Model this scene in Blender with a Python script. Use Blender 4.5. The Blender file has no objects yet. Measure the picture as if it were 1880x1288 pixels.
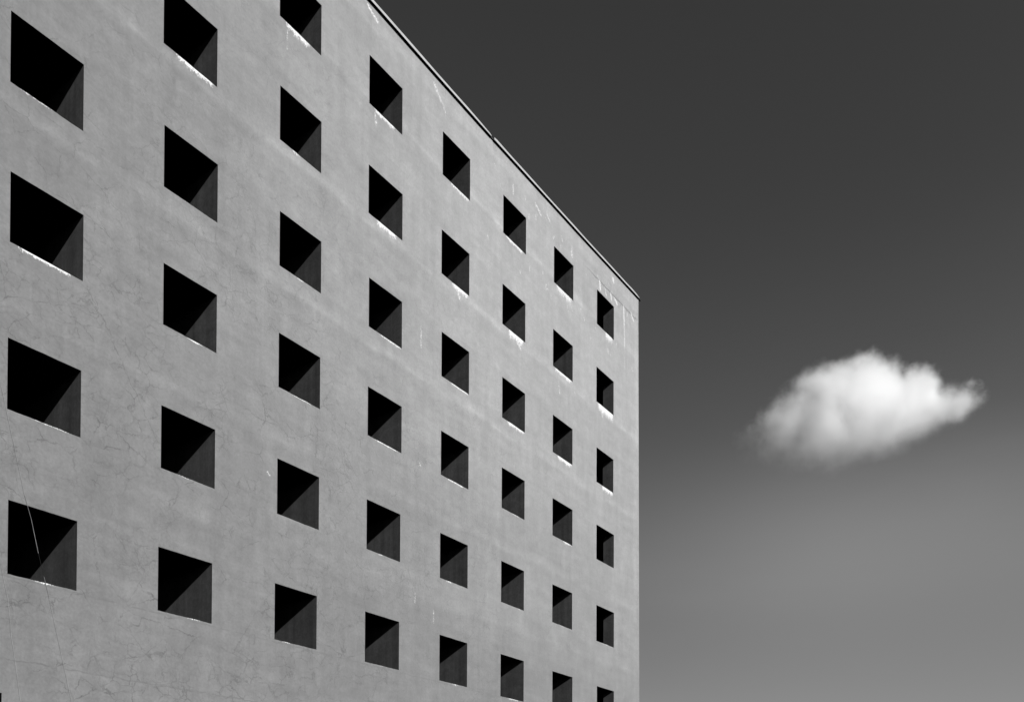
import bpy, math, random
import numpy as np
from mathutils import Vector, Matrix, noise as mnoise

random.seed(7)
S = bpy.context.scene
COL = S.collection
SUN_A, SUN_T = 0.085, 0.4745          # drift along the wall and drop per metre into the wall

# ------------------------------------------------------------------ helpers
def mesh_obj(name, verts, faces, mat, parent=None, smooth=False):
    me = bpy.data.meshes.new(name)
    me.from_pydata([tuple(v) for v in verts], [], faces)
    me.update()
    if mat: me.materials.append(mat)
    if smooth:
        for p in me.polygons: p.use_smooth = True
    o = bpy.data.objects.new(name, me)
    COL.objects.link(o)
    if parent: o.parent = parent
    return o

def box(v, f, x0, x1, y0, y1, z0, z1):
    b = len(v)
    v += [(x0,y0,z0),(x1,y0,z0),(x1,y1,z0),(x0,y1,z0),(x0,y0,z1),(x1,y0,z1),(x1,y1,z1),(x0,y1,z1)]
    f += [tuple(b+i for i in q) for q in ((0,3,2,1),(4,5,6,7),(0,1,5,4),(1,2,6,5),(2,3,7,6),(3,0,4,7))]

def tag(o, label=None, cat=None, group=None, kind=None):
    if label: o['label'] = label
    if cat: o['category'] = cat
    if group: o['group'] = group
    if kind: o['kind'] = kind
    return o

class NT:
    """small node-tree writer"""
    def __init__(s, tree):
        s.t = tree; s.n = tree.nodes; s.l = tree.links; s.n.clear()
    def node(s, typ, **kw):
        n = s.n.new(typ)
        for k, v in kw.items(): setattr(n, k, v)
        return n
    def put(s, sock, v):
        if hasattr(v, 'is_output'): s.l.new(v, sock)
        elif v is not None: sock.default_value = v
    def math(s, op, a, b=None, c=None, clamp=False):
        n = s.node('ShaderNodeMath', operation=op, use_clamp=clamp)
        for i, v in enumerate((a, b, c)):
            if v is not None: s.put(n.inputs[i], v)
        return n.outputs[0]
    def vmath(s, op, a, b=None):
        n = s.node('ShaderNodeVectorMath', operation=op)
        s.put(n.inputs[0], a)
        if b is not None: s.put(n.inputs[1], b)
        return n.outputs['Value'] if op in ('LENGTH', 'DISTANCE', 'DOT_PRODUCT') else n.outputs[0]
    def noise(s, vec, scale, detail=4, rough=.55, dist=0, col=False):
        n = s.node('ShaderNodeTexNoise'); n.inputs['Scale'].default_value = scale
        n.inputs['Detail'].default_value = detail; n.inputs['Roughness'].default_value = rough
        n.inputs['Distortion'].default_value = dist
        s.put(n.inputs['Vector'], vec)
        return n.outputs['Color'] if col else n.outputs[0]
    def rng(s, v, a, b, c, d, smooth=False):
        n = s.node('ShaderNodeMapRange'); n.clamp = True
        if smooth: n.interpolation_type = 'SMOOTHSTEP'
        for k, x in zip(('Value','From Min','From Max','To Min','To Max'), (v, a, b, c, d)): s.put(n.inputs[k], x)
        return n.outputs[0]
    def scale(s, vec, sx, sy, sz, off=(0,0,0)):
        n = s.node('ShaderNodeMapping'); n.inputs['Scale'].default_value = (sx, sy, sz)
        n.inputs['Location'].default_value = off
        s.put(n.inputs['Vector'], vec); return n.outputs[0]

def material(name):
    m = bpy.data.materials.new(name); m.use_nodes = True
    return m, NT(m.node_tree)

def plaster(name, base, wall=False, cracks=True):
    m, t = material(name)
    pos = t.node('ShaderNodeNewGeometry').outputs['Position']
    n1 = t.noise(pos, .23, 3); n2 = t.noise(pos, 1.3, 5, .6)
    n3 = t.noise(t.scale(pos, .55, 1, 3.2), 1.7, 5, .6)
    n4 = t.noise(t.scale(pos, 3.0, 3, .22), 1.5, 4, .6)
    n5 = t.noise(pos, 22, 4, .7)
    n6 = t.noise(pos, 5.0, 4, .6, .6)
    v = t.rng(n1, .3, .7, .93, 1.07)
    for n, a in ((n2, .14), (n3, .12), (n4, .11), (n5, .20), (n6, .13)):
        v = t.math('MULTIPLY', v, t.rng(n, .25, .75, 1-a, 1+a))
    bumpsrc = t.math('MULTIPLY', n5, .4)
    if not wall:
        n7 = t.noise(t.scale(pos, 1, 3.5, .12), 1.6, 4, .6)
        v = t.math('MULTIPLY', v, t.rng(n7, .3, .7, .78, 1.2))
    if wall:
        att = t.node('ShaderNodeAttribute', attribute_name='wear')
        sep = t.node('ShaderNodeSeparateColor'); t.l.new(att.outputs['Color'], sep.inputs[0])
        eff, band, dark = sep.outputs[0], sep.outputs[1], sep.outputs[2]
        nb = t.noise(pos, 3.1, 5, .65)
        v = t.math('MULTIPLY', v, t.math('ADD', 1, t.math('MULTIPLY', t.math('MULTIPLY', band, t.rng(nb, .3, .65, .4, 1)), .30)))
        v = t.math('MULTIPLY', v, t.math('SUBTRACT', 1, t.math('MULTIPLY', t.math('MULTIPLY', dark, t.rng(nb, .3, .7, 1, .3)), .22)))
    if cracks:
        dn = t.noise(pos, 3.6, 6, .68, col=True)
        dv = t.vmath('SUBTRACT', dn, (.5, .5, .5))
        sc = t.node('ShaderNodeVectorMath', operation='SCALE'); t.l.new(dv, sc.inputs[0]); sc.inputs['Scale'].default_value = .26
        wp = t.vmath('ADD', t.scale(pos, 1, 1, 1.25), sc.outputs[0])
        tot = None
        for (scl, wid, off, lo, hi, amt) in ((1.9, .024, 0, .43, .55, .52), (4.2, .045, 31, .45, .57, .44), (.6, .007, 77, .40, .52, .48)):
            vo = t.node('ShaderNodeTexVoronoi', feature='DISTANCE_TO_EDGE'); vo.inputs['Scale'].default_value = scl
            t.put(vo.inputs['Vector'], t.vmath('ADD', wp, (off, off, off)))
            line = t.rng(vo.outputs['Distance'], 0, wid, 1, 0, True)
            msk = t.rng(t.noise(t.vmath('ADD', pos, (off*1.7, 3, off)), .8, 3, .6), lo, hi, 0, 1)
            brk = t.rng(t.noise(t.vmath('ADD', pos, (off, 9, 2)), 3.0, 3, .6), .42, .58, .15, 1)
            c = t.math('MULTIPLY', t.math('MULTIPLY', line, msk), t.math('MULTIPLY', brk, amt))
            tot = c if tot is None else t.math('MAXIMUM', tot, c)
        if wall:   # fewer cracks towards the far corner of the wall and near the roof
            sx = t.node('ShaderNodeSeparateXYZ'); t.l.new(pos, sx.inputs[0])
            tot = t.math('MULTIPLY', tot, t.math('MULTIPLY', t.rng(sx.outputs[0], 4, 13, 1, .45), t.rng(sx.outputs[2], 9, 15, 1, .45)))
            # the construction joint under the roof near the corner
            wob = t.math('MULTIPLY', t.math('SUBTRACT', t.noise(t.scale(pos, 1, 1, .0), 3.5, 4), .5), .07)
            dj = t.math('ABSOLUTE', t.math('SUBTRACT', t.math('SUBTRACT', sx.outputs[2], 17.925), wob))
            jt = t.math('MULTIPLY', t.rng(dj, .008, .026, 1, 0), t.rng(sx.outputs[0], 15.4, 16.1, 0, 1))
            jt = t.math('MULTIPLY', jt, t.rng(sx.outputs[0], 18.65, 18.72, 1, 0))
            pit = t.math('MULTIPLY', t.rng(dj, .02, .22, 1, 0), t.math('MULTIPLY', t.rng(sx.outputs[0], 15.4, 16.4, 0, 1), t.rng(t.noise(pos, 13, 3, .6), .55, .62, 0, 1)))
            tot = t.math('MAXIMUM', tot, t.math('MULTIPLY', jt, .7))
            tot = t.math('MAXIMUM', tot, t.math('MULTIPLY', pit, .5))
            # fine seam under the lowest row
            ds = t.math('ABSOLUTE', t.math('SUBTRACT', t.math('SUBTRACT', sx.outputs[2], 5.33), wob))
            sm = t.math('MULTIPLY', t.rng(ds, .004, .016, .2, 0), t.rng(n6, .40, .55, 0, 1))
            tot = t.math('MAXIMUM', tot, sm)
            ds = t.math('ABSOLUTE', t.math('SUBTRACT', t.math('SUBTRACT', sx.outputs[2], 4.2), t.math('MULTIPLY', wob, 2)))
            sm = t.math('MULTIPLY', t.rng(ds, .004, .016, .25, 0), t.rng(n6, .40, .5, 0, 1))
            tot = t.math('MAXIMUM', tot, sm)
        v = t.math('MULTIPLY', v, t.math('SUBTRACT', 1, tot))
        bumpsrc = t.math('SUBTRACT', bumpsrc, tot)
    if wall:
        # light falloff painted into the colour: paler upward and towards far corner, noisy edges
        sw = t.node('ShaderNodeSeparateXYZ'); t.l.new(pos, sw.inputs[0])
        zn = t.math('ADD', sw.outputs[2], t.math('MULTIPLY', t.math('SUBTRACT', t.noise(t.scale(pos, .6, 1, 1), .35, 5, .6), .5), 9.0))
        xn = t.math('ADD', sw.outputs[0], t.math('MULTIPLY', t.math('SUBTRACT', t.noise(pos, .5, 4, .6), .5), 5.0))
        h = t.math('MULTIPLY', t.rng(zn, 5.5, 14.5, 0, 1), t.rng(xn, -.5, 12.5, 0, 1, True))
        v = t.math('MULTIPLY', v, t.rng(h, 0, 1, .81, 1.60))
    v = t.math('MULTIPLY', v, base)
    if wall:
        spk = t.rng(t.noise(t.scale(pos, 1.6, 1, 1), 24, 4, .75), .36, .64, -.42, .42)
        e = t.rng(t.math('ADD', eff, t.math('MULTIPLY', spk, t.rng(eff, 0, .12, 0, 1))), .2, .66, 0, 1)
        mx = t.node('ShaderNodeMix', data_type='FLOAT'); t.put(mx.inputs[0], e); t.put(mx.inputs[2], v); mx.inputs[3].default_value = .78
        v = mx.outputs[0]
    cb = t.node('ShaderNodeCombineColor')
    for i in range(3): t.put(cb.inputs[i], v)
    bs = t.node('ShaderNodeBsdfPrincipled')
    t.l.new(cb.outputs[0], bs.inputs['Base Color'])
    bs.inputs['Roughness'].default_value = .85
    bs.inputs['Diffuse Roughness'].default_value = 0
    bs.inputs['Specular IOR Level'].default_value = 0.05
    if wall:
        bs.inputs['Sheen Weight'].default_value = SHEEN[0]; bs.inputs['Sheen Roughness'].default_value = SHEEN[1]
        bs.inputs['Sheen Tint'].default_value = (1, 1, 1, 1)
    bp = t.node('ShaderNodeBump'); bp.inputs['Strength'].default_value = .35; bp.inputs['Distance'].default_value = .006
    t.put(bp.inputs['Height'], bumpsrc); t.l.new(bp.outputs[0], bs.inputs['Normal'])
    out = t.node('ShaderNodeOutputMaterial'); t.l.new(bs.outputs[0], out.inputs[0])
    return m

SHEEN = (1.0, .6)
WALL_ALB = .184
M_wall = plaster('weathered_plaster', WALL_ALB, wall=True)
M_lining = plaster('opening_plaster', .24, cracks=False)
M_light_block = plaster('light_block_dark', .10, cracks=False)

def simple(name, base, rough, scale=8, amp=.15, metal=0):
    m, t = material(name)
    tc = t.node('ShaderNodeNewGeometry').outputs['Position']
    v = t.math('MULTIPLY', t.rng(t.noise(tc, scale, 4), .3, .7, 1-amp, 1+amp), base)
    cb = t.node('ShaderNodeCombineColor')
    for i in range(3): t.put(cb.inputs[i], v)
    bs = t.node('ShaderNodeBsdfPrincipled'); t.l.new(cb.outputs[0], bs.inputs['Base Color'])
    bs.inputs['Roughness'].default_value = rough; bs.inputs['Metallic'].default_value = metal
    out = t.node('ShaderNodeOutputMaterial'); t.l.new(bs.outputs[0], out.inputs[0])
    return m
M_cap = simple('pale_sheet_metal', .43, .5, 3, .12)
M_capdark = simple('dark_joint_and_shade', .02, .8)
M_added_roof = simple('added_roof_gravel', .2, .9, 20)
M_ground = simple('dark_grass', .035, .95, .8, .4)
M_cable = simple('pale_cable_sheath', .34, .6, 6, .25)
M_gap_cover = simple('wall_grey_gap_cover', .19, .8)
M_black = simple('flat_shade_black', .004, .9)

# ------------------------------------------------------------------ window layout (metres; wall plane y=0, z=0 ground)
XP, XW = 2.3262, 1.01
ZN = [(17.58, 16.62), (15.37, 14.39), (13.10, 12.115), (10.90, 9.92), (8.63, 7.635), (6.38, 5.375)]
XOFF = {(0,2):(-.02,1.025),(0,3):(0,1.045),(0,4):(-.01,1.035),(0,5):(.02,1.0),
 (1,1):(2.33,3.345),(1,2):(2.36,3.375),(1,3):(2.37,3.38),(1,4):(2.355,3.37),(1,5):(2.325,3.335),
 (2,0):(4.67,5.675),(2,1):(4.695,5.695),(2,2):(4.71,5.715),(2,3):(4.71,5.71),(2,4):(4.70,5.705),(2,5):(4.665,5.67),
 (3,0):(6.975,7.965),(3,1):(6.975,7.99),(3,2):(7.005,7.995),(3,3):(6.995,8.005),(3,4):(6.985,7.985),(3,5):(6.96,7.97),
 (4,0):(9.305,10.305),(4,1):(9.285,10.295),(4,2):(9.305,10.305),(4,3):(9.305,10.305),(4,4):(9.295,10.295),(4,5):(9.295,10.295),
 (5,0):(11.63,12.625),(5,1):(11.615,12.61),(5,2):(11.625,12.615),(5,3):(11.625,12.615),(5,4):(11.62,12.605),(5,5):(11.615,12.615),
 (6,0):(13.945,14.94),(6,1):(13.92,14.925),(6,2):(13.925,14.93),(6,3):(13.93,14.945),(6,4):(13.94,14.95),(6,5):(13.96,14.98),
 (7,0):(16.245,17.255),(7,1):(16.235,17.255),(7,2):(16.255,17.255),(7,3):(16.27,17.305),(7,4):(16.285,17.325),(7,5):(16.33,17.34)}
ZOFF = {(0,3):(10.89,9.915),(0,4):(8.595,7.615),(0,5):(6.38,5.365),(3,0):(17.59,16.61),(4,0):(17.575,16.61),(5,0):(17.555,16.625),
 (7,0):(17.61,16.625),(7,1):(15.395,14.405),(7,4):(8.615,7.595),(7,5):(6.315,5.33),(6,5):(6.35,5.36),(4,5):(6.38,5.37),(5,5):(6.375,5.355)}
COLS = list(range(-2, 8)); NR = 7      # rows 0..5 = windows, 6 = the ground-floor doorway
def rect(c, r):
    if r == 6:
        if c == -1: return (-1.25, -.036, 3.73, .04)
        x0, x1 = {-2:(-3.9,-2.9), 0:(.5,1.4)}.get(c, (XP*c+.02, XP*c+XW))
        return (x0, x1, 3.73, .04)
    x0, x1 = XOFF.get((c, r), (XP*c, XP*c+XW)); z1, z0 = ZOFF.get((c, r), ZN[r])
    return (x0, x1, z1, z0)
XMIN = -7.2
def corner_x(z): return 18.83 + max(0, 18-z)*.0125
def top_z(x):
    pts = [(-8, 18.66), (6.9, 18.645), (9, 18.60), (11, 18.578), (15.3, 18.582), (19.2, 18.615)]
    for (a, za), (b, zb) in zip(pts, pts[1:]):
        if x <= b: return za + (zb-za)*max(0, (x-a)/(b-a))
    return pts[-1][1]

NW, NG = 24, 32                        # segments across a window, across a gap
# column lines: list of (weight description)
klines = []                            # (kind, c, t): 'w' inside column c, 'g' in the gap right of column c
for i in range(40): klines.append(('l', COLS[0], i/40))
for c in COLS:
    for i in range(NW): klines.append(('w', c, i/NW))
    n = NG if c < COLS[-1] else 40
    for i in range(n): klines.append(('g', c, i/n))
klines.append(('g', COLS[-1], 1.0))
llines = []
for i in range(28): llines.append(('t', 0, (i/28)))
for r in range(NR):
    for i in range(NW): llines.append(('w', r, i/NW))
    n = 40
    for i in range(n): llines.append(('g', r, (i/n)**1.5 if r < 6 else i/n))
llines.append(('g', 6, 1.0))
def xline(k, r, z):
    kd, c, t = k
    x0, x1, _, _ = rect(c, r)
    if kd == 'l': return XMIN + (x0-XMIN)*t
    if kd == 'w': return x0 + (x1-x0)*t
    nx = rect(c+1, r)[0] if c < COLS[-1] else corner_x(z)
    return x1 + (nx-x1)*t
def zline(l, c, x):
    kd, r, t = l
    _, _, z1, z0 = rect(c, r)
    if kd == 't': tz = top_z(x); return tz + (z1-tz)*t
    if kd == 'w': return z1 + (z0-z1)*t
    nz = rect(c, r+1)[2] if r < NR-1 else -.3
    return z0 + (nz-z0)*t
def wallpos(k, l):
    kd, c, t = k; ld, r, s = l
    if ld == 'g' and r < NR-1: wr = ((r, 1-s), (r+1, s))
    else: wr = ((r, 1.0),)
    if kd == 'g' and c < COLS[-1]: wc = ((c, 1-t), (c+1, t))
    else: wc = ((c, 1.0),)
    xg = XP*c
    z = sum(w*zline(l, cc, XP*cc+.5 if kd != 'g' or cc < COLS[-1] else XP*cc+1) for cc, w in wc) if ld != 't' else None
    zz = z if z is not None else 18
    x = sum(w*xline(k, rr, zz) for rr, w in wr)
    if z is None: z = sum(w*zline(l, cc, x) for cc, w in wc)
    return x, z
NK, NL = len(klines), len(llines)
P = np.zeros((NK, NL, 3))
for a, k in enumerate(klines):
    for b, l in enumerate(llines):
        x, z = wallpos(k, l); P[a, b] = (x, 0, z)
# slight waviness of the trowelled arrises round every hole, and of the surface itself
def jit(p, s): return mnoise.noise(Vector((p[0]*s, 3.1, p[2]*s)))
kidx = {}; lidx = {}
for i, k in enumerate(klines):
    if k[0] == 'w' and k[2] == 0: kidx[k[1]] = i
for i, l in enumerate(llines):
    if l[0] == 'w' and l[2] == 0: lidx[l[1]] = i
holes = [(c, r) for c in COLS for r in range(6)] + [(-1, 6)]
for c, r in holes:
    a0, b0 = kidx[c], lidx[r]
    for i in range(NW+1):
        for (a, b, ax) in ((a0+i, b0, 2), (a0+i, b0+NW, 2), (a0, b0+i, 0), (a0+NW, b0+i, 0)):
            q = P[a, b]; n = mnoise.noise(Vector((q[0]*5+c, ax, q[2]*5+r)))*.006 + mnoise.noise(Vector((q[0]*23+c, ax, q[2]*23)))*.004
            if 0 < i < NW and ax == 2: q[2] += n*(.35 if b == b0 else .8)
# ---- wear painted on the grid: R lime bloom, G pale band, B dark soiling
BLOOM = {(0,2):(.5,.1,.57,.03),(0,3):(1.,.1,.85,.06),(0,4):(.5,.3,.9,.02),(0,5):(.75,.33,.7,.03),
 (1,1):(.85,.2,.97,.12),(1,2):(.25,.3,.5,.03),(1,3):(.8,.4,.75,.04),(1,4):(.5,.3,.6,.02),(1,5):(.65,.5,.8,.03),
 (2,0):(.85,.12,.75,.17),(2,1):(.6,.25,.5,.06),(2,2):(.6,.35,.6,.05),(2,3):(.7,.3,.8,.03),(2,5):(.6,.15,.4,.04),
 (3,0):(.85,.12,.8,.12),(3,1):(1.,.2,.85,.16),(3,2):(.8,.3,1,.06),(3,3):(.8,.2,.9,.04),(3,4):(.6,.32,.52,.05),(3,5):(.3,.3,.6,.03),
 (4,0):(.75,.25,1,.09),(4,1):(.95,.35,1,.13),(4,2):(.85,.3,1,.05),(4,3):(.75,.2,.85,.05),(4,4):(.75,.2,.45,.05),(4,5):(.45,.4,.7,.05),
 (5,0):(.95,.1,.9,.09),(5,1):(1.1,.25,.95,.2),(5,2):(.95,.2,1,.09),(5,3):(.6,.4,.8,.03),(5,4):(.6,.7,.9,.03),(5,5):(.7,.3,.8,.04),
 (6,0):(.8,.1,.95,.22),(6,1):(.95,.08,1,.11),(6,2):(1.1,.2,1,.13),(6,3):(.75,.5,1,.06),(6,4):(.3,.3,.6,.03),
 (7,0):(.85,.45,.95,.25),(7,1):(1.2,.08,1,.26),(7,2):(1.1,.3,1,.15),(7,4):(.5,.3,.7,.03)}
# drips and chips: x0,z0,x1,z1,half width,strength
DRIPS = [(17.86,17.92,17.9,17.4,.035,1.1),(17.9,17.4,17.93,16.7,.03,.8),(16.40,17.92,16.44,17.70,.045,1.1),(16.75,17.86,16.78,17.7,.03,.9),
 (17.2,18.40,17.22,18.34,.06,1.1),(17.05,17.9,17.1,17.74,.04,1.),(17.3,17.86,17.45,17.8,.05,1.),(18.35,17.95,18.5,17.8,.05,.8),
 (14.86,18.05,14.86,17.78,.03,.7),(14.84,17.9,14.86,17.82,.05,.7),(13.1,18.15,13.3,18.03,.05,.7),(13.6,18.2,13.75,18.1,.04,.6),(12.05,18.05,12.05,17.8,.015,.7),
 (6.92,18.55,7.2,18.42,.045,.8),(9.0,18.42,9.25,18.2,.05,.6),(9.3,18.2,9.4,18.0,.03,.5),(8.61,12.87,8.61,12.42,.012,.55),(9.09,6.85,9.09,6.6,.012,.45),
 (4.50,8.31,4.52,8.24,.02,1.0),(8.59,9.92,8.61,9.88,.02,.85),(4.83,16.55,4.83,16.1,.02,.55),(7.15,16.5,7.17,16.3,.03,.7),(17.9,16.5,17.92,16.1,.03,.4),
 (14.2,14.1,14.25,13.9,.03,.5),(16.5,14.3,16.6,14.1,.05,.6),(12.2,14.3,12.4,14.15,.05,.8),(8.47,7.1,8.48,6.9,.015,.4),(16.9,16.2,16.92,16.1,.04,.7),(9.86,14.3,9.95,14.15,.05,.7)]
BANDS = [(16.80,.10,1),(14.27,.09,1),(11.83,.10,.9),(9.03,.10,.7),(7.15,.12,.5),(18.35,.16,.7),(5.6,.12,.25),(13.4,.2,.35),(10.6,.18,.3)]
X = P[:,:,0]; Z = P[:,:,2]
eff = np.zeros((NK, NL)); band = np.zeros((NK, NL)); dark = np.zeros((NK, NL))
lowf = np.array([mnoise.noise(Vector((x*.8, 7, 0))) for x in np.linspace(-8, 20, 600)])
lf2 = np.array([mnoise.noise(Vector((x*2.3, 17, 0))) for x in np.linspace(-8, 20, 600)])
def samp(arr, x): return np.interp(x, np.linspace(-8, 20, 600), arr)
rag = np.array([.5+.5*mnoise.noise(Vector((x*9, 2, 0)))+.45*mnoise.noise(Vector((x*27, 5, 0))) for x in np.linspace(-8, 20, 5600)])
for (c, r), (s, f0, f1, ln) in BLOOM.items():
    x0, x1, _, z0 = rect(c, r)
    fx = (X-x0)/(x1-x0); dz = z0 - Z
    env = np.clip(np.minimum(fx-f0, f1-fx)/.10, 0, 1)
    rr = np.interp(X, np.linspace(-8, 20, 5600), rag)
    L = ln*(1.05 if c >= 4 else .85)*(.25+1.1*rr)
    e = .92*s*env*np.clip(1.15-np.clip(dz, 0, 9)/np.maximum(L, .006), 0, 1)*(dz > -.02)*(dz < .6)
    eff = np.maximum(eff, e)
rs = random.Random(5)
for i in range(45):
    x = rs.choice([rs.gauss(17.3, .7), rs.gauss(13.4, 1.0), rs.gauss(13.6, 1.0), rs.uniform(11, 18.6)]); zc = rs.choice([18.1, 17.75, 16.2, 16.35, 14.1])+rs.gauss(0, .12)
    l = rs.uniform(.0, .16)
    if x < 18.7 and zc < 18.5: DRIPS.append((x, zc, x+rs.uniform(-.03, .05), zc-l, rs.uniform(.012, .028), rs.uniform(.4, .9)))
for (x0, z0, x1, z1, w, s) in DRIPS:
    dx, dz = x1-x0, z1-z0; t_ = np.clip(((X-x0)*dx+(Z-z0)*dz)/(dx*dx+dz*dz), 0, 1)
    d = np.hypot(X-x0-t_*dx, (Z-z0-t_*dz))
    eff = np.maximum(eff, s*np.clip(1.3-d/max(w, .02), 0, 1)*.62)
for (zc, w, a) in BANDS:
    zz = zc + .06*samp(lowf, X) + .03*samp(lf2, X)
    band += a*np.exp(-((Z-zz)/w)**2)*(.6+.5*samp(lowf, X+3)) + .9*a*np.exp(-((Z-zz+w*.6)/.035)**2)*np.clip(.35+1.2*samp(lf2, X+1), 0, 1)
    dark += .8*a*np.exp(-((Z-zz+.22)/.13)**2)*np.clip(.5+.9*samp(lf2, X-2), 0, 1)
band += .9*np.exp(-((X-18.70)/.16)**2)*.6
dark += .5*np.exp(-((X-18.2)/.35)**2)*np.exp(-((Z-16.3)/.4)**2)
dark += .45*np.exp(-((X-17.6)/.5)**2)*np.exp(-((Z-18.2)/.22)**2)
verts = P.reshape(-1, 3)
faces = []
isw = [k[0] == 'w' for k in klines]; isl = [l[0] == 'w' for l in llines]
hs = set(holes)
for a in range(NK-1):
    for b in range(NL-1):
        if isw[a] and isl[b] and (klines[a][1], llines[b][1]) in hs: continue
        i = a*NL+b
        faces.append((i, i+1, i+NL+1, i+NL))

# ------------------------------------------------------------------ the building
bld = bpy.data.objects.new('perforated_building', None); bld.empty_display_size = 1
bld.location = (5.8, 6, 0); COL.objects.link(bld)
tag(bld, 'grey plaster building with a grid of square unglazed openings and thin metal roof edge', 'building')
def part(o, p=bld):
    o.parent = p
    o.matrix_parent_inverse = Matrix.Translation(-Vector(bld.location)) if p is bld else Matrix.Identity(4)
    return o
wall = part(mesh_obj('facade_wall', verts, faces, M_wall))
ca = wall.data.color_attributes.new('wear', 'FLOAT_COLOR', 'POINT')
buf = np.ones((NK*NL, 4), np.float32)
buf[:,0] = eff.reshape(-1); buf[:,1] = np.clip(band, 0, 1.5).reshape(-1); buf[:,2] = np.clip(dark, 0, 1).reshape(-1)
ca.data.foreach_set('color', buf.reshape(-1))

DEPTH = 2.2
def opening(c, r, name='window', depth=None, mat=None):
    mat = mat or M_lining
    d = depth or (.35 if c == 7 else DEPTH)
    a0, b0 = kidx[c], lidx[r]
    x0, x1, z1, z0 = rect(c, r)
    def strip(front, back_a, back_b, flip=False):
        n = len(front); v = [tuple(p) for p in front]
        for i in range(n):
            t_ = i/(n-1); v.append(tuple(back_a[j]+(back_b[j]-back_a[j])*t_ for j in range(3)))
        f = [(i, i+1, n+i+1, n+i) for i in range(n-1)]
        return v, f
    L = [P[a0, b0+i] for i in range(NW+1)]; R_ = [P[a0+NW, b0+i] for i in range(NW+1)]
    T = [P[a0+i, b0] for i in range(NW+1)]; B = [P[a0+i, b0+NW] for i in range(NW+1)]
    cTL, cTR, cBL, cBR = (tuple(P[a0, b0]), tuple(P[a0+NW, b0]), tuple(P[a0, b0+NW]), tuple(P[a0+NW, b0+NW]))
    back = lambda p: (p[0], d, p[2])
    v, f = strip(L, back(cTL), back(cBL)); v2, f2 = strip(R_, back(cTR), back(cBR))
    w = part(bpy.data.objects.new(name, None)); w.empty_display_size = .1; COL.objects.link(w)
    for vv, ff in ((v, f), (v2, f2)): mesh_obj('jamb', vv, ff, mat, w)
    for nm, e, q0, q1 in (('soffit', T, cTL, cTR), ('sill', B, cBL, cBR)):
        if name == 'doorway' and nm == 'sill': nm = 'threshold'
        v, f = strip(e, back(q0), back(q1))
        s = mesh_obj(nm, v, f, mat); s.parent = w
    if name == 'window': w['group'] = 'square openings in the facade'
    return w
for c in COLS:
    for r in range(6): opening(c, r)
opening(-1, 6, 'doorway', 1.2, M_black)  # lining coloured black to stand in for shade in the opening

# remaining shell: side walls, rear wall, plus a roof and interior wall added to block light
XR0, YB = 18.83, 12.0
v = []; f = []
# right flank follows the slightly battered corner
n = 20
for i in range(n+1):
    z = -.3 + (18.60+.3)*i/n
    x = corner_x(z) if i < n else corner_x(18.6)
    v += [(x-.004, 0.004, z), (x-.004, YB, z), (x-.35, YB, z), (x-.35, .36, z)]
for i in range(n):
    b = 4*i
    f += [(b, b+1, b+5, b+4), (b+1, b+2, b+6, b+5), (b+2, b+3, b+7, b+6)]
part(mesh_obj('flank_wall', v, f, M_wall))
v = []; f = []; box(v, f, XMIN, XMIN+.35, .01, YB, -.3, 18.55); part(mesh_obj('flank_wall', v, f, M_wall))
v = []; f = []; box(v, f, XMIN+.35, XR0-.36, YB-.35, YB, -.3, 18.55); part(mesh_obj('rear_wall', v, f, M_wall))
v = []; f = []; box(v, f, XMIN+.36, XR0-.37, .02, YB-.36, 18.25, 18.50); part(mesh_obj('added_roof', v, f, M_added_roof))  # added lid to keep light out of an interior open to the sky
v = []; f = []; box(v, f, XMIN+.36, XR0-.37, 4.5, 4.7, -.2, 18.2); part(mesh_obj('light_block_wall', v, f, M_light_block))

# metal coping: two lengths with an open joint, slightly sagging at the joint
def coping(xs, proj=.056):
    v = []; f = []
    for (x, h) in xs:
        z = top_z(x)+.004
        v += [(x, -proj, z), (x, -proj-.001, z+h), (x, .45, z+h+.012), (x, .45, z-.001), (x, .012, z)]
    m = len(xs)
    for i in range(m-1):
        b = 5*i
        for j in range(5): f.append((b+j, b+(j+1) % 5, b+5+(j+1) % 5, b+5+j))
    f.append(tuple(range(5))); f.append(tuple(reversed(range(5*(m-1), 5*m))))
    return v, f
H = .058
xs = [(-7.2+i*.6, H+.008*math.sin(i*1.3)*.4) for i in range(29)] + [(10.1, H), (10.3, .055), (10.7, .045), (11.0, .035), (11.06, .012)]
v, f = coping(xs); part(mesh_obj('coping', v, f, M_cap))
xs = [(11.17, .05), (11.3, .062)] + [(11.9+i*.6, H-.006+.004*math.sin(i*1.7)) for i in range(11)] + [(18.3, .058), (18.6, .045), (18.78, .02)]
v, f = coping(xs); part(mesh_obj('coping', v, f, M_cap))
v, f = coping([(11.062, .03), (11.168, .03)], .03); part(mesh_obj('coping_joint', v, f, M_capdark))
v, f = coping([(18.782, .02), (18.93, .02)], .036); part(mesh_obj('coping_end_shade', v, f, M_capdark))  # dark end carries on the shaded underside line in its colour

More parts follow.
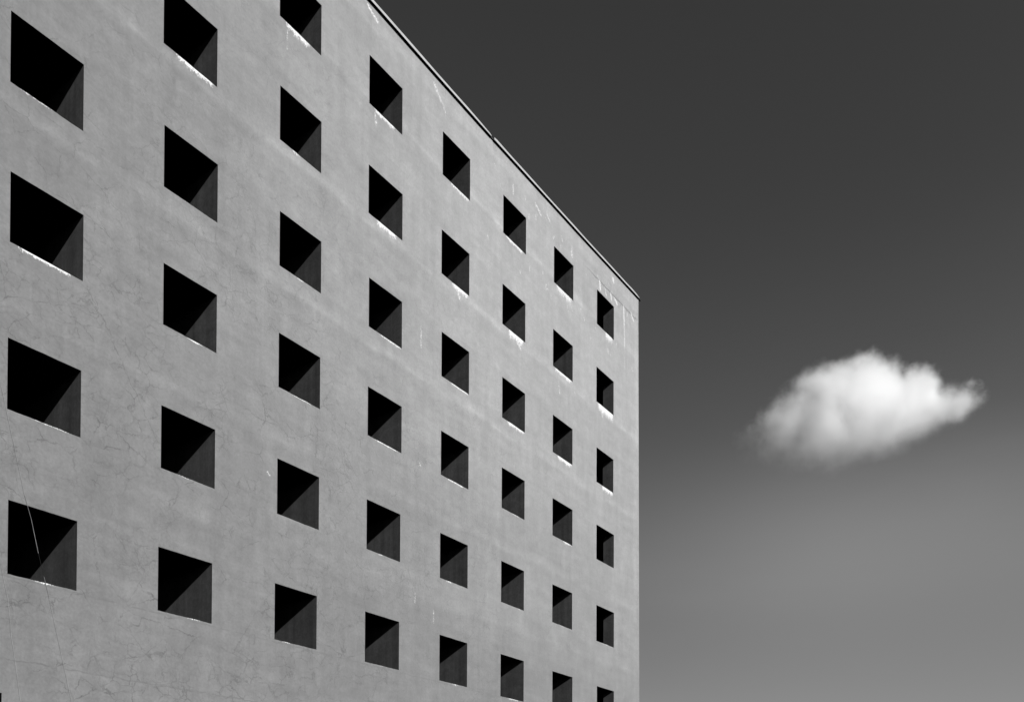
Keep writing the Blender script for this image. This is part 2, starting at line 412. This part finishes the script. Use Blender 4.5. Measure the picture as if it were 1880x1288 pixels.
# ------------------------------------------------------------------ cables hanging close in front of the wall
def tube(pts, rad, seg=6):
    v = []; f = []
    for i, p in enumerate(pts):
        a = Vector(pts[max(0, i-1)]); b = Vector(pts[min(len(pts)-1, i+1)]); d = (b-a).normalized()
        s = d.cross(Vector((0, 1, 0))).normalized(); u = s.cross(d)
        for k in range(seg):
            an = 2*math.pi*k/seg; v.append(tuple(Vector(p)+(s*math.cos(an)+u*math.sin(an))*rad))
    for i in range(len(pts)-1):
        for k in range(seg): f.append((i*seg+k, i*seg+(k+1) % seg, (i+1)*seg+(k+1) % seg, (i+1)*seg+k))
    f.append(tuple(reversed(range(seg)))); f.append(tuple(range((len(pts)-1)*seg, len(pts)*seg)))
    return v, f
def dense(pts, n=6):
    out = []
    for a, b in zip(pts, pts[1:]):
        for i in range(n): out.append(tuple(a[j]+(b[j]-a[j])*i/n for j in range(3)))
    return out+[pts[-1]]
Y = -.006
A = dense([(-.62, Y, 10.3), (-.107, Y, 7.946), (.239, Y, 6.50), (.333, Y, 6.202), (.437, Y, 5.758), (.598, Y, 5.159), (.89, Y, 3.951), (1.3, Y, 2.2), (1.75, Y, .02)])
v, f = tube(A, .0021); cabA = mesh_obj('hanging_cable', v, f, M_cable)
tag(cabA, 'long thin pale cable slanting down past the lowest left opening', 'cable', 'thin pale cables on the lower left wall')
for seg in (((.239, Y, 6.50), (.333, Y, 6.202)), ((.437, Y, 5.758), (.52, Y, 5.45)), ((.52, Y, 5.45), (.598, Y, 5.159))):  # added covers toned like what lies behind, so the cable seems broken
    v, f = tube(dense(list(seg), 3), .0028)
    s = mesh_obj('gap_cover', v, f, M_black if seg[0][0] == .437 else M_gap_cover); s.parent = cabA
Bp = dense([(-.45, Y, 7.3), (-.1, Y, 5.6), (.028, Y, 5.012), (.062, Y, 4.72), (.075, Y, 4.55), (.112, Y, 4.33), (.15, Y, 4.08), (.22, Y, 3.6), (.48, Y, 2.0), (.8, Y, .02)])
v, f = tube(Bp, .0022); cabB = mesh_obj('hanging_cable', v, f, M_cable)
tag(cabB, 'short bent pale cable at the bottom left edge, left of the long one', 'cable', 'thin pale cables on the lower left wall')

# ------------------------------------------------------------------ ground
v = [(-3000, -3000, 0), (3000, -3000, 0), (3000, 3000, 0), (-3000, 3000, 0)]
g = mesh_obj('ground', v, [(0, 1, 2, 3)], M_ground); tag(g, kind='structure')

# ------------------------------------------------------------------ camera (vertically shifted lens, as architects use)
F, CX, CY = 1669.415, 940.0, 1540.61
r_ = Vector((0.56970401, -0.82183398, 0.00512444)); u_ = Vector((-0.01304238, -0.0028063, 0.99991101)); w_ = Vector((0.82174646, 0.56972014, 0.01231743))
CAM = Vector((-6.204426, -12.71683, 1.62))
cd = bpy.data.cameras.new('camera'); cam = bpy.data.objects.new('camera', cd); COL.objects.link(cam)
cam.matrix_world = Matrix(((r_.x, u_.x, -w_.x, CAM.x), (r_.y, u_.y, -w_.y, CAM.y), (r_.z, u_.z, -w_.z, CAM.z), (0, 0, 0, 1)))
cd.sensor_width = 36; cd.lens = F/1880*36; cd.shift_x = (940-CX)/1880; cd.shift_y = (CY-644)/1880
cd.clip_start = .1; cd.clip_end = 20000
S.camera = cam

# ------------------------------------------------------------------ the cloud, a real volume some 600 m away
DC = 600.0
def cpos(x, y): return CAM + (w_ + (x-CX)/F*r_ - (y-CY)/F*u_)*DC
C0 = cpos(1585, 755)
hy = (C0-CAM).normalized(); hx = hy.cross(Vector((0, 0, 1))).normalized(); hz = hx.cross(hy)
def cloc(x, y):      # where the sight line through a point of the lens image meets the plane through the cloud
    d = (cpos(x, y)-CAM); q = CAM + d*((C0-CAM).dot(hy)/d.dot(hy)) - C0
    return q.dot(hx), q.dot(hz)
PXX = (cloc(1685, 755)[0]-cloc(1485, 755)[0])/200; PXZ = (cloc(1585, 705)[1]-cloc(1585, 805)[1])/100
BL = [ # x, y px from photo-like layout, sx, sy, amp, depth offset, depth sigma
 (1568,738,60,42,1.25,-20,58),(1560,722,32,26,.95,-62,34),(1584,692,30,22,.72,-20,36),(1664,714,46,24,.74,38,40),(1645,754,78,28,.90,30,52),(1722,742,42,18,.58,26,34),
 (1766,742,28,12,.48,14,24),(1798,716,12,13,.52,10,16),(1512,746,42,26,.60,-75,38),(1458,774,42,19,.42,-80,36),(1412,780,28,13,.24,-80,26),
 (1564,798,92,35,.72,-30,58),(1480,804,60,32,.50,-85,44)]
BL = [(cloc(x, y)[0], d*PXX, cloc(x, y)[1], sx*PXX, ds*PXX, sy*PXZ, a) for (x, y, sx, sy, a, d, ds) in BL]
SHEAR = .55
def G(p):
    s = 0
    for (x, d, z, sx, sd, sz, a) in BL: s += a*math.exp(-.5*(((p[0]-x)/sx)**2+((p[1]-SHEAR*p[0]-d)/sd)**2+((p[2]-z)/sz)**2))
    return s
import bmesh
bm = bmesh.new(); bmesh.ops.create_icosphere(bm, subdivisions=5, radius=1)
for vv in bm.verts:
    d = vv.co.normalized(); best = 2.0; t_ = 110.0
    while t_ > 2:
        if G(d*t_) > .085: best = t_; break
        t_ -= .7
    vv.co = d*(best+1.0)
bmesh.ops.smooth_vert(bm, verts=bm.verts, factor=.5, use_axis_x=True, use_axis_y=True, use_axis_z=True)
me = bpy.data.meshes.new('cloud'); bm.to_mesh(me); bm.free()
m, t = material('cloud_vapour')
tc = t.node('ShaderNodeTexCoord').outputs['Object']
wn = t.vmath('SUBTRACT', t.noise(tc, .035, 5, .62, col=True), (.5, .5, .5))
sc = t.node('ShaderNodeVectorMath', operation='SCALE'); t.l.new(wn, sc.inputs[0]); sc.inputs['Scale'].default_value = 24
wn2 = t.vmath('SUBTRACT', t.noise(tc, .13, 5, .65, col=True), (.5, .5, .5))
sc2 = t.node('ShaderNodeVectorMath', operation='SCALE'); t.l.new(wn2, sc2.inputs[0]); sc2.inputs['Scale'].default_value = 9
wc = t.vmath('ADD', t.vmath('ADD', tc, sc.outputs[0]), sc2.outputs[0])
sxyz = t.node('ShaderNodeSeparateXYZ'); t.l.new(wc, sxyz.inputs[0])
cxyz = t.node('ShaderNodeCombineXYZ'); t.l.new(sxyz.outputs[0], cxyz.inputs[0]); t.l.new(sxyz.outputs[2], cxyz.inputs[2])
t.put(cxyz.inputs[1], t.math('SUBTRACT', sxyz.outputs[1], t.math('MULTIPLY', sxyz.outputs[0], SHEAR)))
wc = cxyz.outputs[0]
tot = None
for (x, d, z, sx, sd, sz, a) in BL:
    q = t.vmath('MULTIPLY', t.vmath('SUBTRACT', wc, (x, d, z)), (.7071/sx, .7071/sd, .7071/sz))
    e = t.math('MULTIPLY', t.math('EXPONENT', t.math('MULTIPLY', t.vmath('DOT_PRODUCT', q, q), -1)), a)
    tot = e if tot is None else t.math('ADD', tot, e)
nn = t.noise(tc, .055, 8, .68)
zc_ = t.node('ShaderNodeSeparateXYZ'); t.l.new(tc, zc_.inputs[0])
hgt = t.rng(zc_.outputs[2], -26, 2, .30, 1.15)
den = t.math('SUBTRACT', t.math('MULTIPLY', tot, t.math('ADD', 1, t.math('MULTIPLY', t.math('SUBTRACT', t.rng(nn, .3, .7, .15, 1.7), 1), hgt))), .17)
den = t.math('MULTIPLY', t.math('POWER', t.math('MAXIMUM', den, 0), 1.25), t.rng(zc_.outputs[2], -26, 12, .055, .18))
pv = t.node('ShaderNodeVolumePrincipled'); pv.inputs['Color'].default_value = (1, 1, 1, 1)
pv.inputs['Anisotropy'].default_value = .1
t.put(pv.inputs['Density'], den)
o = t.node('ShaderNodeOutputMaterial'); t.l.new(pv.outputs[0], o.inputs['Volume'])
me.materials.append(m)
cl = bpy.data.objects.new('cloud', me); COL.objects.link(cl)
cl.matrix_world = Matrix(((hx.x, hy.x, hz.x, C0.x), (hx.y, hy.y, hz.y, C0.y), (hx.z, hy.z, hz.z, C0.z), (0, 0, 0, 1)))
tag(cl, 'single small white fluffy cloud floating alone in the dark sky right of the building', 'cloud')

# ------------------------------------------------------------------ light
sd = Vector((-SUN_A, -1, SUN_T)).normalized()      # towards the sun
sl = bpy.data.lights.new('sun', 'SUN'); sl.energy = 5.0; sl.angle = math.radians(.53); sl.color = (1, 1, 1)
so = bpy.data.objects.new('sun', sl); so.rotation_euler = sd.to_track_quat('Z', 'Y').to_euler(); so.location = (0, -20, 30); COL.objects.link(so)
W = bpy.data.worlds.new('World'); S.world = W; W.use_nodes = True
t = NT(W.node_tree)
sky = t.node('ShaderNodeTexSky', sky_type='NISHITA'); sky.sun_disc = False
sky.sun_elevation = math.asin(sd.z); sky.sun_rotation = math.atan2(sd.x, sd.y); sky.altitude = 50; sky.air_density = 1.0; sky.dust_density = .6; sky.ozone_density = 1.0
dirv = t.node('ShaderNodeTexCoord').outputs['Generated']
sp = t.node('ShaderNodeSeparateColor'); t.l.new(sky.outputs[0], sp.inputs[0])
# black-and-white film behind a deep red filter: the red record only, minus a little of the blue
bw = t.math('MULTIPLY', t.math('POWER', t.math('MAXIMUM', t.math('MULTIPLY', sp.outputs[0], .1), 1e-4), 1.2), 8.0)
xyz = t.node('ShaderNodeSeparateXYZ'); t.l.new(dirv, xyz.inputs[0])
# thin high veil low in the east (the side the camera looks to); the unseen western side is dimmed for darker jambs
vn = t.noise(t.scale(dirv, 1.2, 1.2, 4.0), 2.2, 5, .5)
zz = t.math('ADD', xyz.outputs[2], t.math('MULTIPLY', t.math('SUBTRACT', vn, .5), .06))
veil = t.math('ADD', t.math('MULTIPLY', t.rng(zz, .29, .43, .40, 0, True), 1), t.math('MULTIPLY', t.rng(zz, .24, .60, .42, 0, True), 1))
veil = t.math('MULTIPLY', veil, t.rng(xyz.outputs[2], .12, .27, .60, 1.0))
# brightest patch of the veil, a soft haze low in the east-south-east
uu = t.math('ADD', t.vmath('DOT_PRODUCT', dirv, (.57, -.82, 0)), t.math('MULTIPLY', t.math('SUBTRACT', vn, .5), .12))
gu = t.math('POWER', t.math('DIVIDE', t.math('SUBTRACT', uu, .32), .14), 2.0)
gz = t.math('POWER', t.math('DIVIDE', t.math('SUBTRACT', zz, .318), .052), 2.0)
veil = t.math('ADD', veil, t.math('MULTIPLY', t.math('EXPONENT', t.math('MULTIPLY', t.math('ADD', gu, gz), -.5)), .40))
veil = t.math('MULTIPLY', veil, t.rng(uu, .05, .36, .55, 1.04, True))
bw = t.math('ADD', bw, veil)
bw = t.math('MULTIPLY', bw, t.rng(xyz.outputs[0], -.25, .35, .10, 1, True))  # dims the out-of-view side so little ambient light reaches the jambs
bw = t.math('MULTIPLY', bw, t.rng(t.vmath('DOT_PRODUCT', dirv, (.57, -.82, 0)), -.3, .5, .97, 1.12))
cb = t.node('ShaderNodeCombineColor')
for i in range(3): t.put(cb.inputs[i], bw)
bg = t.node('ShaderNodeBackground'); t.l.new(cb.outputs[0], bg.inputs[0]); bg.inputs[1].default_value = .10
o = t.node('ShaderNodeOutputWorld'); t.l.new(bg.outputs[0], o.inputs[0])

# ------------------------------------------------------------------ render
S.view_settings.view_transform = 'Standard'; S.view_settings.look = 'None'
S.view_settings.exposure = 0; S.view_settings.gamma = 1
S.render.engine = 'CYCLES'
cy = S.cycles
cy.max_bounces = 22; cy.diffuse_bounces = 0; cy.glossy_bounces = 0; cy.transmission_bounces = 2
cy.volume_bounces = 20; cy.transparent_max_bounces = 8
cy.volume_step_rate = .08; cy.volume_max_steps = 512
cy.use_denoising = True; cy.sample_clamp_indirect = 0
